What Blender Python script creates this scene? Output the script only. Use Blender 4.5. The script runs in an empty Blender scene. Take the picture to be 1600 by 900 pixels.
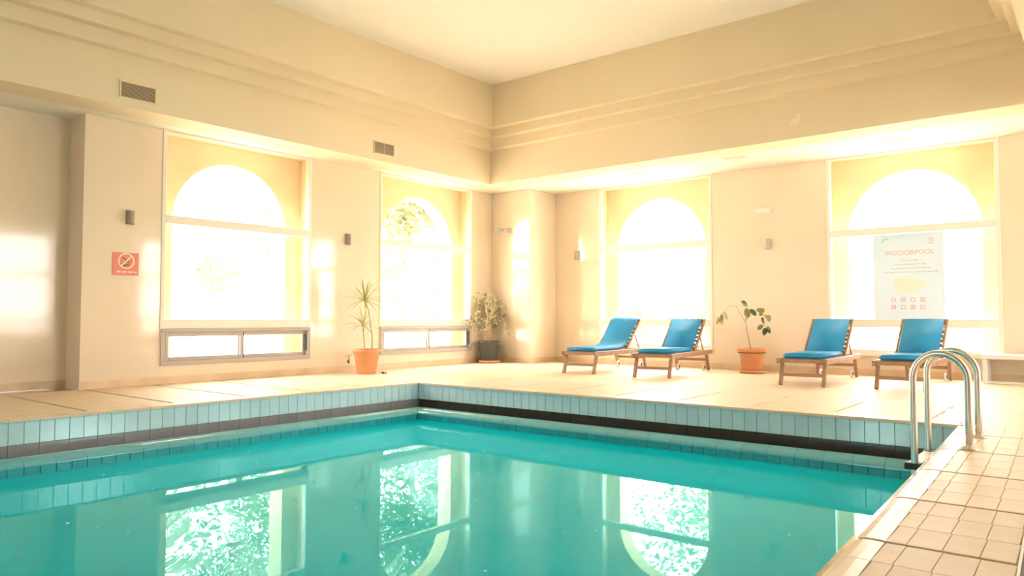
import bpy, bmesh, math, random
from mathutils import Vector, Matrix
random.seed(7)
scene = bpy.context.scene
COL = scene.collection
R = math.radians

# ------------------------------------------------------------------ camera
cam_d = bpy.data.cameras.new('camera'); cam = bpy.data.objects.new('camera', cam_d); COL.objects.link(cam)
CAM_H = 0.9
cam.location = (0, 0, CAM_H)
cam.rotation_euler = (R(90 + 2.358), 0, R(39.2))
cam_d.sensor_width = 36; cam_d.lens = 1153.6 / 1600 * 36
cam_d.clip_start = 0.05; cam_d.clip_end = 300
scene.camera = cam

# ------------------------------------------------------------------ world + exposure
SKY = 11.0
w = bpy.data.worlds.new('sky'); scene.world = w; w.use_nodes = True
bgn = w.node_tree.nodes['Background']
bgn.inputs['Color'].default_value = (1.0, 0.94, 0.87, 1); bgn.inputs['Strength'].default_value = SKY
vs = scene.view_settings
vs.view_transform = 'Standard'; vs.look = 'None'; vs.gamma = 1.0; vs.exposure = 1.06; vs.use_curve_mapping = False

# ------------------------------------------------------------------ main dimensions (metres, deck level z = 0)
XL, YB, XR, YF = -10.15, 12.65, 5.2, -8.0      # inner faces of the walls
SOF = 3.525                                      # soffit height = window head
WEL = dict(x0=-9.43, x1=-0.60, y0=-5.0, y1=10.885)   # ceiling well
CEIL = 5.31
PX0, PY1 = -7.645, 7.29                          # pool: left and back faces
WATER = -0.44
def px1(y): return -1.045 + 0.044 * (7.29 - y)   # pool's right edge is a touch out of square
WIN_L = [(4.80, 7.25), (8.70, 11.14)]
WIN_B = [(-8.04, -5.63), (-3.63, -1.24)]
WIN_R = [(6.80, 9.00), (11.40, 12.20)]

WIN_F_ADDED = [(-5.90, -4.40)]  # unseen window added behind the camera to throw light on the back pool tiles
# daylight portals in the window openings (sampling guides only)
def portal(loc, rot, sx, sy):
    l = bpy.data.lights.new('window_daylight', 'AREA'); l.shape = 'RECTANGLE'; l.size = sx; l.size_y = sy
    l.cycles.is_portal = True
    o = bpy.data.objects.new('window_daylight', l); o.location = loc; o.rotation_euler = rot; COL.objects.link(o)
for a, b in WIN_L: portal((-10.86, (a + b) / 2, 1.8), (R(90), 0, R(-90)), b - a - .5, 3.2)
for a, b in WIN_B: portal(((a + b) / 2, 13.36, 1.8), (R(-90), 0, 0), b - a - .5, 3.2)
for a, b in WIN_F_ADDED: portal(((a + b) / 2, YF - .3, 1.95), (R(90), 0, 0), b - a, 3.2)
for a, b in WIN_R: portal((XR + .3, (a + b) / 2, 1.95), (R(90), 0, R(90)), b - a, 3.2)

# ------------------------------------------------------------------ materials
def nd(nt, t, **k):
    n = nt.nodes.new(t)
    for a, v in k.items(): setattr(n, a, v)
    return n
def mat(name, col, rough=.5, spec=.5, var=0., vscale=4., bump=0., bscale=20., metal=0., stretch=None, randvar=0., coat=0., col2=None):
    m = bpy.data.materials.new(name); m.use_nodes = True; nt = m.node_tree; L = nt.links
    p = nt.nodes['Principled BSDF']
    p.inputs['Base Color'].default_value = (*col, 1); p.inputs['Roughness'].default_value = rough
    p.inputs['Specular IOR Level'].default_value = spec; p.inputs['Metallic'].default_value = metal
    p.inputs['Coat Weight'].default_value = coat
    tc = nd(nt, 'ShaderNodeTexCoord'); vec = tc.outputs['Object']
    if stretch:
        mp = nd(nt, 'ShaderNodeMapping'); mp.inputs['Scale'].default_value = stretch; L.new(vec, mp.inputs['Vector']); vec = mp.outputs['Vector']
    out = None
    if var or col2:
        n = nd(nt, 'ShaderNodeTexNoise'); n.inputs['Scale'].default_value = vscale; n.inputs['Detail'].default_value = 5; L.new(vec, n.inputs['Vector'])
        r = nd(nt, 'ShaderNodeValToRGB'); L.new(n.outputs['Fac'], r.inputs['Fac'])
        a = tuple(max(0, c * (1 - var)) for c in col); b = col2 or tuple(min(1, c * (1 + var)) for c in col)
        r.color_ramp.elements[0].position = .32; r.color_ramp.elements[1].position = .68
        r.color_ramp.elements[0].color = (*a, 1); r.color_ramp.elements[1].color = (*b, 1)
        out = r.outputs['Color']
    if randvar:
        oi = nd(nt, 'ShaderNodeObjectInfo'); hv = nd(nt, 'ShaderNodeHueSaturation')
        mr = nd(nt, 'ShaderNodeMapRange'); mr.inputs['To Min'].default_value = 1 - randvar; mr.inputs['To Max'].default_value = 1 + randvar
        L.new(oi.outputs['Random'], mr.inputs['Value']); L.new(mr.outputs['Result'], hv.inputs['Value'])
        hv.inputs['Color'].default_value = (*col, 1)
        if out: L.new(out, hv.inputs['Color'])
        out = hv.outputs['Color']
    if out: L.new(out, p.inputs['Base Color'])
    if bump:
        n = nd(nt, 'ShaderNodeTexNoise'); n.inputs['Scale'].default_value = bscale; n.inputs['Detail'].default_value = 3; L.new(vec, n.inputs['Vector'])
        bp = nd(nt, 'ShaderNodeBump'); bp.inputs['Strength'].default_value = bump; bp.inputs['Distance'].default_value = .02
        L.new(n.outputs['Fac'], bp.inputs['Height']); L.new(bp.outputs['Normal'], p.inputs['Normal'])
    return m
def thin_glass(name, tint=(1, 1, 1)):
    m = bpy.data.materials.new(name); m.use_nodes = True; nt = m.node_tree; L = nt.links
    for n in list(nt.nodes):
        if n.type == 'BSDF_PRINCIPLED': nt.nodes.remove(n)
    o = nt.nodes['Material Output']
    t = nd(nt, 'ShaderNodeBsdfTransparent'); t.inputs['Color'].default_value = (*tint, 1)
    g = nd(nt, 'ShaderNodeBsdfGlossy'); g.inputs['Roughness'].default_value = 0
    lw = nd(nt, 'ShaderNodeLayerWeight'); lw.inputs['Blend'].default_value = .5
    pw = nd(nt, 'ShaderNodeMath', operation='POWER'); pw.inputs[1].default_value = 5
    ad = nd(nt, 'ShaderNodeMath', operation='MULTIPLY_ADD'); ad.inputs[1].default_value = .9; ad.inputs[2].default_value = .03
    mx = nd(nt, 'ShaderNodeMixShader')
    L.new(lw.outputs['Facing'], pw.inputs[0]); L.new(pw.outputs[0], ad.inputs[0]); L.new(ad.outputs[0], mx.inputs['Fac'])
    L.new(t.outputs[0], mx.inputs[1]); L.new(g.outputs[0], mx.inputs[2]); L.new(mx.outputs[0], o.inputs['Surface'])
    return m
def leafmat(name, col, col2, trans=.4, rough=.4):
    m = mat(name, col, rough, .4, col2=col2, vscale=6)
    nt = m.node_tree; L = nt.links; p = nt.nodes['Principled BSDF']; o = nt.nodes['Material Output']
    tr = nd(nt, 'ShaderNodeBsdfTranslucent'); tr.inputs['Color'].default_value = (*col2, 1)
    mx = nd(nt, 'ShaderNodeMixShader'); mx.inputs['Fac'].default_value = trans
    L.new(p.outputs[0], mx.inputs[1]); L.new(tr.outputs[0], mx.inputs[2]); L.new(mx.outputs[0], o.inputs['Surface'])
    return m
M = {}
M['wall'] = mat('wall_gloss_paint', (.84, .715, .55), .08, .5, var=.025, vscale=1.2, bump=.03, bscale=3.0)
M['matte'] = mat('upper_wall_paint', (.86, .735, .53), .7, .3, var=.02, vscale=.8)
M['ceil'] = mat('ceiling_paint', (.93, .88, .77), .8, .2)
M['skirt'] = mat('skirting_tile', (.74, .56, .36), .35, .5, var=.12, vscale=3)
M['yellow'] = mat('arcade_yellow_paint', (.90, .715, .45), .8, .2, var=.03)
M['grout'] = mat('deck_grout', (.48, .42, .31), .12, .6, var=.2, vscale=5)
M['deck'] = mat('deck_tile_beige', (.78, .63, .46), .50, .35, var=.05, vscale=5, randvar=.03, bump=.04, bscale=40)
M['nosing'] = mat('nosing_tile_cream', (.82, .68, .50), .35, .5, var=.04, randvar=.02)
M['bluetile'] = mat('pale_blue_glazed_tile', (.60, .87, 1.0), .12, .5, randvar=.04, var=.04, vscale=6)
M['lip'] = mat('aqua_roll_tile', (.14, .48, .56), .10, .7, randvar=.04)
M['lipfront'] = mat('teal_waterline_tile', (.02, .36, .43), .35, .5, randvar=.05)
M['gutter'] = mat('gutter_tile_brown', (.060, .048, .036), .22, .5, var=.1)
M['gutter_lit'] = mat('gutter_tile_lit', (.30, .30, .33), .18, .5, var=.08, randvar=.04)  # lit copy of the gutter tile: window reflection put into the grey
M['poolgrout'] = mat('pool_grout', (.10, .22, .22), .6, .4)
M['frame'] = mat('window_frame_cream', (.86, .80, .70), .4, .5)
M['alu'] = mat('sliding_frame_grey', (.46, .41, .36), .35, .5)
M['black'] = mat('black_rubber', (.02, .018, .016), .5, .5)
M['glass'] = thin_glass('clear_window_glass')
M['teak'] = mat('teak_wood', (.30, .17, .10), .5, .4, col2=(.45, .28, .175), vscale=7, stretch=(9, 1.2, 9), bump=.06, bscale=12)
M['cushion'] = mat('blue_cushion_fabric', (.018, .28, .55), .62, .4, var=.08, vscale=3, bump=.08, bscale=60)
M['white'] = mat('white_plastic', (.85, .83, .78), .4, .5)
M['steel'] = mat('stainless_steel', (.72, .70, .66), .28, .5, metal=1.0)
M['terra'] = mat('terracotta', (.74, .34, .16), .6, .4, var=.1, vscale=4, bump=.05, bscale=30)
M['potblack'] = mat('black_plastic_pot', (.085, .09, .08), .4, .5)
M['soil'] = mat('potting_soil', (.10, .07, .045), .9, .2, var=.4, vscale=25, bump=.6, bscale=40)
M['stem'] = mat('pale_bark', (.48, .36, .24), .7, .3, var=.15, vscale=12)
M['ficusbark'] = mat('ficus_bark', (.60, .40, .24), .7, .3, var=.15, vscale=12)
M['dracaena'] = leafmat('dracaena_leaf', (.26, .29, .07), (.52, .50, .20), .3)
M['ficus'] = leafmat('ficus_leaf', (.05, .10, .03), (.55, .54, .30), .25)
M['rubber'] = leafmat('rubber_leaf_dark', (.022, .055, .028), (.05, .10, .04), .12, .25)
M['rubberpale'] = leafmat('rubber_leaf_pale', (.16, .17, .05), (.36, .34, .13), .3, .35)
M['sprig'] = leafmat('sprig_leaf', (.09, .17, .05), (.16, .26, .08), .3)
M['tree'] = leafmat('garden_leaf', (.10, .125, .06), (.31, .33, .19), .5)
M['palm'] = leafmat('palm_leaf', (.26, .28, .18), (.46, .46, .34), .4)
M['trunk'] = mat('garden_trunk', (.34, .28, .20), .8, .2, var=.2, vscale=6)
M['ground'] = mat('garden_paving', (.72, .67, .56), .9, .2, var=.12, vscale=.6)
M['vent'] = mat('vent_grey_metal', (.62, .50, .38), .5, .5)
M['ventdark'] = mat('vent_dark', (.30, .23, .16), .8, .2)
M['sconce'] = mat('sconce_grey', (.33, .29, .24), .45, .5)
M['sconcepale'] = mat('sconce_pale_grey', (.52, .47, .40), .45, .5)
M['sign'] = mat('sign_red', (.78, .22, .13), .35, .5)
M['signwhite'] = mat('sign_white', (.90, .74, .60), .4, .5)
M['signdark'] = mat('sign_dark', (.22, .13, .08), .5, .4)
M['sticker'] = mat('sticker_pink', (.90, .55, .48), .5, .3)
M['sticker'].node_tree.nodes['Principled BSDF'].inputs['Alpha'].default_value = .5  # translucent film; wash-out from the bright window is put into colour and alpha
M['poster'] = mat('poster_grey', (.70, .86, 1.0), .6, .3)
M['posterred'] = mat('poster_red_print', (.80, .40, .38), .6, .3)
M['postergrey'] = mat('poster_grey_print', (.66, .62, .60), .6, .3)
M['posterpeach'] = mat('poster_peach_print', (.98, .84, .74), .6, .3)
M['posterteal'] = mat('poster_teal_print', (.45, .72, .70), .6, .3)
M['fleck'] = mat('floating_fleck', (.85, .95, 1.0), .8, .4)
M['drain'] = mat('drain_green_dark', (.05, .06, .04), .4, .5)
M['diff'] = mat('lamp_diffuser', (.74, .66, .52), .5, .4)
def water_mat():                                        # turbid turquoise body under a clear mirror-smooth surface
    m = bpy.data.materials.new('pool_water'); m.use_nodes = True; nt = m.node_tree; L = nt.links
    nt.nodes.remove(nt.nodes['Principled BSDF']); o = nt.nodes['Material Output']
    tc = nd(nt, 'ShaderNodeTexCoord')
    n = nd(nt, 'ShaderNodeTexNoise'); n.inputs['Scale'].default_value = 7; n.inputs['Detail'].default_value = 1; L.new(tc.outputs['Object'], n.inputs['Vector'])
    b = nd(nt, 'ShaderNodeBump'); b.inputs['Strength'].default_value = .02; b.inputs['Distance'].default_value = .0015
    L.new(n.outputs['Fac'], b.inputs['Height'])
    d = nd(nt, 'ShaderNodeBsdfDiffuse'); d.inputs['Color'].default_value = (.0, .60, .76, 1)
    g = nd(nt, 'ShaderNodeBsdfGlossy'); g.inputs['Roughness'].default_value = 0; g.inputs['Color'].default_value = (.55, .95, 1, 1)
    f = nd(nt, 'ShaderNodeFresnel'); f.inputs['IOR'].default_value = 1.23
    mx = nd(nt, 'ShaderNodeMixShader')
    L.new(b.outputs['Normal'], g.inputs['Normal']); L.new(b.outputs['Normal'], f.inputs['Normal'])
    L.new(f.outputs[0], mx.inputs['Fac']); L.new(d.outputs[0], mx.inputs[1]); L.new(g.outputs[0], mx.inputs[2]); L.new(mx.outputs[0], o.inputs['Surface'])
    return m
M['water'] = water_mat()

# ------------------------------------------------------------------ mesh helpers
class MB:
    def __init__(s): s.v = []; s.f = []; s.sm = []
    def add(s, vs, fs, smooth=False):
        o = len(s.v); s.v += [tuple(v) for v in vs]; s.f += [tuple(i + o for i in f) for f in fs]; s.sm += [smooth] * len(fs); return s
    def box(s, x0, x1, y0, y1, z0, z1):
        return s.add([(x0, y0, z0), (x1, y0, z0), (x1, y1, z0), (x0, y1, z0), (x0, y0, z1), (x1, y0, z1), (x1, y1, z1), (x0, y1, z1)],
                     [(3, 2, 1, 0), (4, 5, 6, 7), (0, 1, 5, 4), (1, 2, 6, 5), (2, 3, 7, 6), (3, 0, 4, 7)])
    def cbox(s, x0, x1, y0, y1, z0, z1, c):          # chamfered box
        c = min(c, (x1 - x0) * .45, (y1 - y0) * .45, (z1 - z0) * .45)
        bm = bmesh.new()
        bmesh.ops.create_cube(bm, size=1)
        for v in bm.verts: v.co = Vector(((x0 + x1) / 2 + v.co.x * (x1 - x0), (y0 + y1) / 2 + v.co.y * (y1 - y0), (z0 + z1) / 2 + v.co.z * (z1 - z0)))
        bmesh.ops.bevel(bm, geom=bm.edges[:], offset=c, segments=1, affect='EDGES')
        bm.verts.index_update()
        s.add([v.co[:] for v in bm.verts], [[v.index for v in f.verts] for f in bm.faces]); bm.free(); return s
    def bar(s, a, b, wx, wz, up=(0, 0, 1), c=.004):    # rectangular bar a -> b
        a = Vector(a); b = Vector(b); d = b - a; L = d.length; d.normalize(); up = Vector(up)
        x = d.cross(up); x.normalize(); z = x.cross(d)
        q = MB().cbox(-wx / 2, wx / 2, 0, L, -wz / 2, wz / 2, c)
        return s.add([a + x * v[0] + d * v[1] + z * v[2] for v in q.v], q.f)
    def tube(s, pts, r, n=12, cap=True):
        pts = [Vector(p) for p in pts]; rr = r if isinstance(r, (list, tuple)) else [r] * len(pts)
        vs = []; nrm = None
        for i, p in enumerate(pts):
            t = (pts[min(i + 1, len(pts) - 1)] - pts[max(i - 1, 0)]).normalized()
            if nrm is None: nrm = t.orthogonal().normalized()
            nrm = (nrm - t * nrm.dot(t)).normalized(); bi = t.cross(nrm)
            for k in range(n):
                a = 2 * math.pi * k / n; vs.append(p + (nrm * math.cos(a) + bi * math.sin(a)) * rr[i])
        fs = [(i * n + k, i * n + (k + 1) % n, (i + 1) * n + (k + 1) % n, (i + 1) * n + k) for i in range(len(pts) - 1) for k in range(n)]
        s.add(vs, fs, True)
        if cap:
            o = len(s.v) - len(vs)
            s.f += [tuple(o + k for k in reversed(range(n))), tuple(o + (len(pts) - 1) * n + k for k in range(n))]; s.sm += [False, False]
        return s
    def lathe(s, prof, c=(0, 0, 0), n=32, flute=0):
        vs = []
        for r, z in prof:
            for k in range(n):
                a = 2 * math.pi * k / n; q = r * (1 + (flute * (1 if k % 2 else -1)))
                vs.append((c[0] + q * math.cos(a), c[1] + q * math.sin(a), c[2] + z))
        m = len(prof)
        fs = [(i * n + k, i * n + (k + 1) % n, (i + 1) * n + (k + 1) % n, (i + 1) * n + k) for i in range(m - 1) for k in range(n)]
        s.add(vs, fs, True)
        o = len(s.v) - len(vs)
        s.f += [tuple(o + k for k in reversed(range(n))), tuple(o + (m - 1) * n + k for k in range(n))]; s.sm += [False, False]
        return s
    def extrude(s, poly, d0, d1, fn):                 # 2-D polygon -> prism; fn(u, v, d) -> xyz
        n = len(poly)
        vs = [fn(u, v, d0) for u, v in poly] + [fn(u, v, d1) for u, v in poly]
        fs = [tuple(range(n)), tuple(reversed(range(n, 2 * n)))] + [(k, n + k, n + (k + 1) % n, (k + 1) % n) for k in range(n)]
        return s.add(vs, fs)
    def mesh(s, name, m):
        me = bpy.data.meshes.new(name); me.from_pydata(s.v, [], s.f)
        me.polygons.foreach_set('use_smooth', s.sm)
        bm = bmesh.new(); bm.from_mesh(me); bmesh.ops.recalc_face_normals(bm, faces=bm.faces); bm.to_mesh(me); bm.free()
        me.materials.append(m); return me
    def build(s, name, m, parent=None, loc=None):
        return link(name, s.mesh(name, m), parent, loc)
def link(name, me, parent=None, loc=None):
    o = bpy.data.objects.new(name, me); COL.objects.link(o)
    if parent: o.parent = parent
    if loc is not None: o.location = loc
    return o
def tag(o, label=None, cat=None, group=None, kind=None):
    if label: o['label'] = label
    if cat: o['category'] = cat
    if group: o['group'] = group
    if kind: o['kind'] = kind
    return o
def struct(o, label=None, cat=None): return tag(o, label, cat, kind='structure')
def empty(name, loc=(0, 0, 0), rz=0):
    o = bpy.data.objects.new(name, None); o.location = loc; o.rotation_euler = (0, 0, rz); o.empty_display_size = .1; COL.objects.link(o); return o
def copy_tree(o, parent=None):
    c = o.copy(); COL.objects.link(c); c.parent = parent
    for ch in list(o.children): copy_tree(ch, c)
    return c
_tc = {}
def tile(name, parent, c, u, v, n, su, sv, th, m, ch=.003):
    """flat piece centred at c (back face), sides su x sv along u, v, thickness th along n"""
    key = (round(su, 4), round(sv, 4), round(th, 4), m, ch)
    if key not in _tc:
        a, b = su / 2, sv / 2
        q = [(-a, -b, 0), (a, -b, 0), (a, b, 0), (-a, b, 0), (-a, -b, th - ch), (a, -b, th - ch), (a, b, th - ch), (-a, b, th - ch),
             (-a + ch, -b + ch, th), (a - ch, -b + ch, th), (a - ch, b - ch, th), (-a + ch, b - ch, th)]
        f = [(3, 2, 1, 0)] + [(k, (k + 1) % 4, 4 + (k + 1) % 4, 4 + k) for k in range(4)] + [(4 + k, 4 + (k + 1) % 4, 8 + (k + 1) % 4, 8 + k) for k in range(4)] + [(8, 9, 10, 11)]
        mb = MB(); mb.add(q, f); _tc[key] = mb.mesh(name, M[m])
    o = link(name, _tc[key], parent)
    u, v, n = Vector(u), Vector(v), Vector(n)
    o.matrix_local = Matrix(((u.x, v.x, n.x, c[0]), (u.y, v.y, n.y, c[1]), (u.z, v.z, n.z, c[2]), (0, 0, 0, 1)))
    return o

# ------------------------------------------------------------------ pixel helper (photo 1600x900)
_f = 1153.6; _a = R(39.2); _p = R(2.358)
_F = Vector((-math.sin(_a) * math.cos(_p), math.cos(_a) * math.cos(_p), math.sin(_p))); _R = Vector((math.cos(_a), math.sin(_a), 0)); _U = _R.cross(_F)
def ray(x, y): return _F * _f + _R * (x - 800) - _U * (y - 450)
def at_depth(x, y, P):                                # point on pixel ray at the depth of P
    d = ray(x, y); t = (Vector(P) - Vector((0, 0, CAM_H))).dot(_F) / d.dot(_F); return Vector((0, 0, CAM_H)) + d * t

# ================================================================== SHELL
def wall_with_holes(name, m, axis, p0, p1, a0, a1, z0, z1, holes):
    """slab between planes p0..p1 on an axis, spanning a0..a1, holes = [(h0,h1,hz0,hz1)]"""
    mb = MB()
    def bx(u0, u1, w0, w1):
        if axis == 'x': mb.box(min(p0, p1), max(p0, p1), u0, u1, w0, w1)
        else: mb.box(u0, u1, min(p0, p1), max(p0, p1), w0, w1)
    cur = a0
    for h0, h1, hz0, hz1 in sorted(holes):
        bx(cur, h0, z0, z1)
        if hz0 > z0: bx(h0, h1, z0, hz0)
        if hz1 < z1: bx(h0, h1, hz1, z1)
        cur = h1
    bx(cur, a1, z0, z1)
    return struct(mb.build(name, M[m]))
SILL_L, SILL_B = .25, .36
tag(wall_with_holes('wall_left', 'wall', 'x', XL, XL - .1, 3.80, YB + .1, -.02, SOF, [(a, b, SILL_L, SOF) for a, b in WIN_L]), 'glossy cream left wall with two tall arched windows', 'wall')
tag(wall_with_holes('wall_recess', 'wall', 'x', XL - .45, XL - .55, YF - .1, 3.80, -.02, SOF, []), 'glossy cream wall set back at the far left of the pool', 'wall')
tag(struct(MB().box(XL - .55, XL - .1, 3.80, 3.90, -.02, SOF).build('wall_return', M['wall'])), 'narrow return wall between the recess and the left wall', 'wall')
tag(wall_with_holes('wall_back', 'wall', 'y', YB, YB + .1, XL, XR + .1, -.02, SOF, [(a, b, SILL_B, SOF) for a, b in WIN_B]), 'glossy cream back wall behind the sun loungers', 'wall')
tag(wall_with_holes('wall_right', 'wall', 'x', XR, XR + .25, YF, YB, -.02, SOF, [(a, b, SILL_B, SOF) for a, b in WIN_R]), 'cream right wall with daylight windows', 'wall')
tag(wall_with_holes('wall_front', 'wall', 'y', YF, YF - .25, XL - .55, XR + .25, -.02, SOF, [(a, b, SILL_B, SOF) for a, b in WIN_F_ADDED]), 'cream wall at the near end of the pool hall', 'wall')
tag(struct(MB().cbox(XL, -9.13, 11.77, YB, -.02, SOF, .008).build('wall_column', M['wall'])), 'glossy square column in the corner behind the ficus', 'column')

# outer arcade leaf with round arches, yellow
def arcade(name, axis, sgn, plane, bays, a0, a1, label):
    """yellow masonry behind the glazing: reveal piers (0.1..0.3 behind wall face) and an arched wall (0.3..0.65)"""
    mb = MB()
    def P(u, d, z): return (plane + sgn * d, u, z) if axis == 'x' else (u, plane + sgn * d, z)
    def bx(u0, u1, d0, d1, z0, z1):
        p = P(u0, d0, z0); q = P(u1, d1, z1); mb.box(min(p[0], q[0]), max(p[0], q[0]), min(p[1], q[1]), max(p[1], q[1]), z0, z1)
    cur = a0
    for b0, b1 in bays: bx(cur, b0, .1, .3, -.2, SOF); cur = b1
    bx(cur, a1, .1, .3, -.2, SOF)
    bx(a0, a1, .1, .3, SOF - .004, 4.1)
    for b0, b1 in bays: bx(b0, b1, .1, .3, -.2, SILL_L - .05)
    rad, spring = .935, 2.31; cur = a0; top = 4.1
    for b0, b1 in bays:
        c = (b0 + b1) / 2; bx(cur, c - rad, .3, .65, -.2, top); cur = c + rad
        n = 28
        pts = [(c - rad * math.cos(math.pi * k / n), spring + rad * math.sin(math.pi * k / n)) for k in range(n + 1)]
        for k in range(n):
            (u0, z0), (u1, z1) = pts[k], pts[k + 1]
            vs = [P(u0, .3, z0), P(u1, .3, z1), P(u1, .3, top), P(u0, .3, top), P(u0, .65, z0), P(u1, .65, z1), P(u1, .65, top), P(u0, .65, top)]
            mb.add(vs, [(0, 1, 2, 3), (7, 6, 5, 4), (0, 4, 5, 1)])
    bx(cur, a1, .3, .65, -.2, top)
    return tag(struct(mb.build(name, M['yellow'])), label, 'wall')
arcade('wall_arcade_left', 'x', -1, XL, WIN_L, 3.9, 13.3, 'yellow arched masonry outside the left windows')
arcade('wall_arcade_back', 'y', 1, YB, WIN_B, -10.25, XR + .25, 'yellow arched masonry outside the back windows')

# soffit, fascia with stepped cornice, ceiling
W = WEL
def ring(mb, off, z0, z1, t=.5):
    x0, x1, y0, y1 = W['x0'] + off, W['x1'] - off, W['y0'] + off, W['y1'] - off
    mb.box(x0 - t, x0, y0 - t, y1 + t, z0, z1); mb.box(x1, x1 + t, y0 - t, y1 + t, z0, z1)
    mb.box(x0, x1, y1, y1 + t, z0, z1); mb.box(x0, x1, y0 - t, y0, z0, z1)
mb = MB()
mb.box(XL - .56, W['x0'] - .5, YF - .26, YB + .11, SOF, SOF + .2); mb.box(W['x1'] + .5, XR + .26, YF - .26, YB + .11, SOF, SOF + .2)
mb.box(W['x0'] - .5, W['x1'] + .5, W['y1'] + .5, YB + .11, SOF, SOF + .2); mb.box(W['x0'] - .5, W['x1'] + .5, YF - .26, W['y0'] - .5, SOF, SOF + .2)
tag(struct(mb.build('ceiling_soffit', M['ceil'])), 'low pale soffit running round the hall above the windows', 'ceiling')
STEPS = [(0, SOF, 4.18), (.14, 4.18, 4.36), (.28, 4.36, 4.51), (.42, 4.51, CEIL)]
for (off, z0, z1), nm, lab in zip(STEPS, ('wall_fascia', 'trim_1', 'trim_2', 'wall_upper'),
        ('cream fascia band hanging above the pool with vents', 'lower cream cornice step above the fascia', 'upper cream cornice step above the fascia', 'cream upper wall between the cornice and the ceiling')):
    mb = MB(); ring(mb, off, z0, z1); tag(struct(mb.build(nm, M['matte'])), lab, 'trim' if 'trim' in nm else 'wall')
tag(struct(MB().box(W['x0'] - .3, W['x1'] + .3, W['y0'] - .3, W['y1'] + .3, CEIL, CEIL + .15).build('ceiling', M['ceil'])), 'high cream ceiling over the pool', 'ceiling')

# skirtings
SK = .10
tag(struct(MB().box(XL, XL + .012, 3.79, 11.77, 0, SK).build('baseboard_left', M['skirt'])), 'beige tile skirting along the left wall', 'baseboard')
tag(struct(MB().box(XL - .45, XL - .44, YF, 3.8, 0, SK).build('baseboard_recess', M['skirt'])), 'beige tile skirting in the left recess', 'baseboard')
tag(struct(MB().box(-9.13, XR, YB - .012, YB, 0, SK).build('baseboard_back', M['skirt'])), 'beige tile skirting along the back wall', 'baseboard')
tag(struct(MB().box(XL + .012, -9.118, 11.758, 11.77, 0, SK).box(-9.13, -9.118, 11.77, YB - .012, 0, SK).build('baseboard_column', M['skirt'])), 'beige tile skirting round the corner column', 'baseboard')

# ================================================================== FLOOR / DECK
YP0 = -1.2                                             # near end of the pool
ex = .02                                               # tiles hang this far over the pool faces
mb = MB()
TB = -.008
mb.box(XL - .5, PX0 - .014, YF, YB, -.4, TB)
mb.box(PX0 - .014, XR, PY1 + .014, YB, -.4, TB)
mb.add([(px1(PY1), PY1, z) for z in (-.4, TB)] + [(XR, PY1, z) for z in (-.4, TB)] + [(XR, YP0, z) for z in (-.4, TB)] + [(px1(YP0), YP0, z) for z in (-.4, TB)],
       [(1, 3, 5, 7), (0, 6, 4, 2), (0, 1, 7, 6), (2, 4, 5, 3), (0, 2, 3, 1), (4, 6, 7, 5)])
mb.box(PX0, XR, YF, YP0, -.4, TB)
floor = struct(mb.build('floor', M['grout'])); tag(floor, 'beige tiled pool deck with dark joints', 'floor')
X, Y, Z = (1, 0, 0), (0, 1, 0), (0, 0, 1)
TH = .008
def deck(x0, x1, y0, y1, m='deck', gap=.003, name='deck_tile'):
    if m == 'nosing': return tile(name, floor, ((x0 + x1) / 2, (y0 + y1) / 2, -.026), X, Y, Z, x1 - x0 - 2 * gap, y1 - y0 - 2 * gap, .026, m, .005)
    return tile(name, floor, ((x0 + x1) / 2, (y0 + y1) / 2, TB), X, Y, Z, x1 - x0 - 2 * gap, y1 - y0 - 2 * gap, TH, m, .002)
# left deck: wide joints run from wall to pool
WJ = .017
ys = [2.99 + .86 * k for k in range(-5, 6)] + [PY1]
for i in range(len(ys) - 1):
    a, b = ys[i] + WJ, ys[i + 1] - WJ
    if a < YP0: continue
    xw = XL - .45 if b < 3.8 else XL
    deck(xw, -8.86, a, b); deck(-8.86, -7.80, a, b)
y = PY1
while y > YP0:
    deck(-7.80, PX0 + ex, y - .25, y, 'nosing', .0015, 'nosing_tile'); y -= .25
# corner and back deck
for x0, x1 in ((XL, -8.86), (-8.86, -7.80)):
    deck(x0, x1, PY1, 7.50); deck(x0, x1, 7.50, 8.62, gap=.006)
xs = [-1.30 - .815 * k for k in range(9)][::-1]       # -7.82 ... -1.30
for i in range(len(xs) - 1): deck(xs[i] + WJ * .7, xs[i + 1] - WJ * .7, 7.50, 8.62, gap=.004)
for x0, x1 in ((-1.30 + WJ, -.52), (-.52, .36), (.36, 1.3), (1.3, 2.2), (2.2, XR)): deck(x0, x1, 7.50, 8.62, gap=.004)
for y0, y1 in ((8.62, 10.62), (10.62, YB)):
    for k in range(10):
        x0 = XL + k * 1.475; deck(x0, x0 + 1.475, y0, y1, gap=.0012)
x = PX0 - .155
while x < px1(PY1) - .02:
    x1 = min(x + .25, px1(PY1)); deck(x, x1, PY1 - ex, 7.50, 'nosing', .0015, 'nosing_tile'); x += .25
deck(px1(PY1), -.52, PY1, 7.50); deck(-.52, .36, PY1, 7.50); deck(.36, XR, PY1, 7.50)
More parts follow.
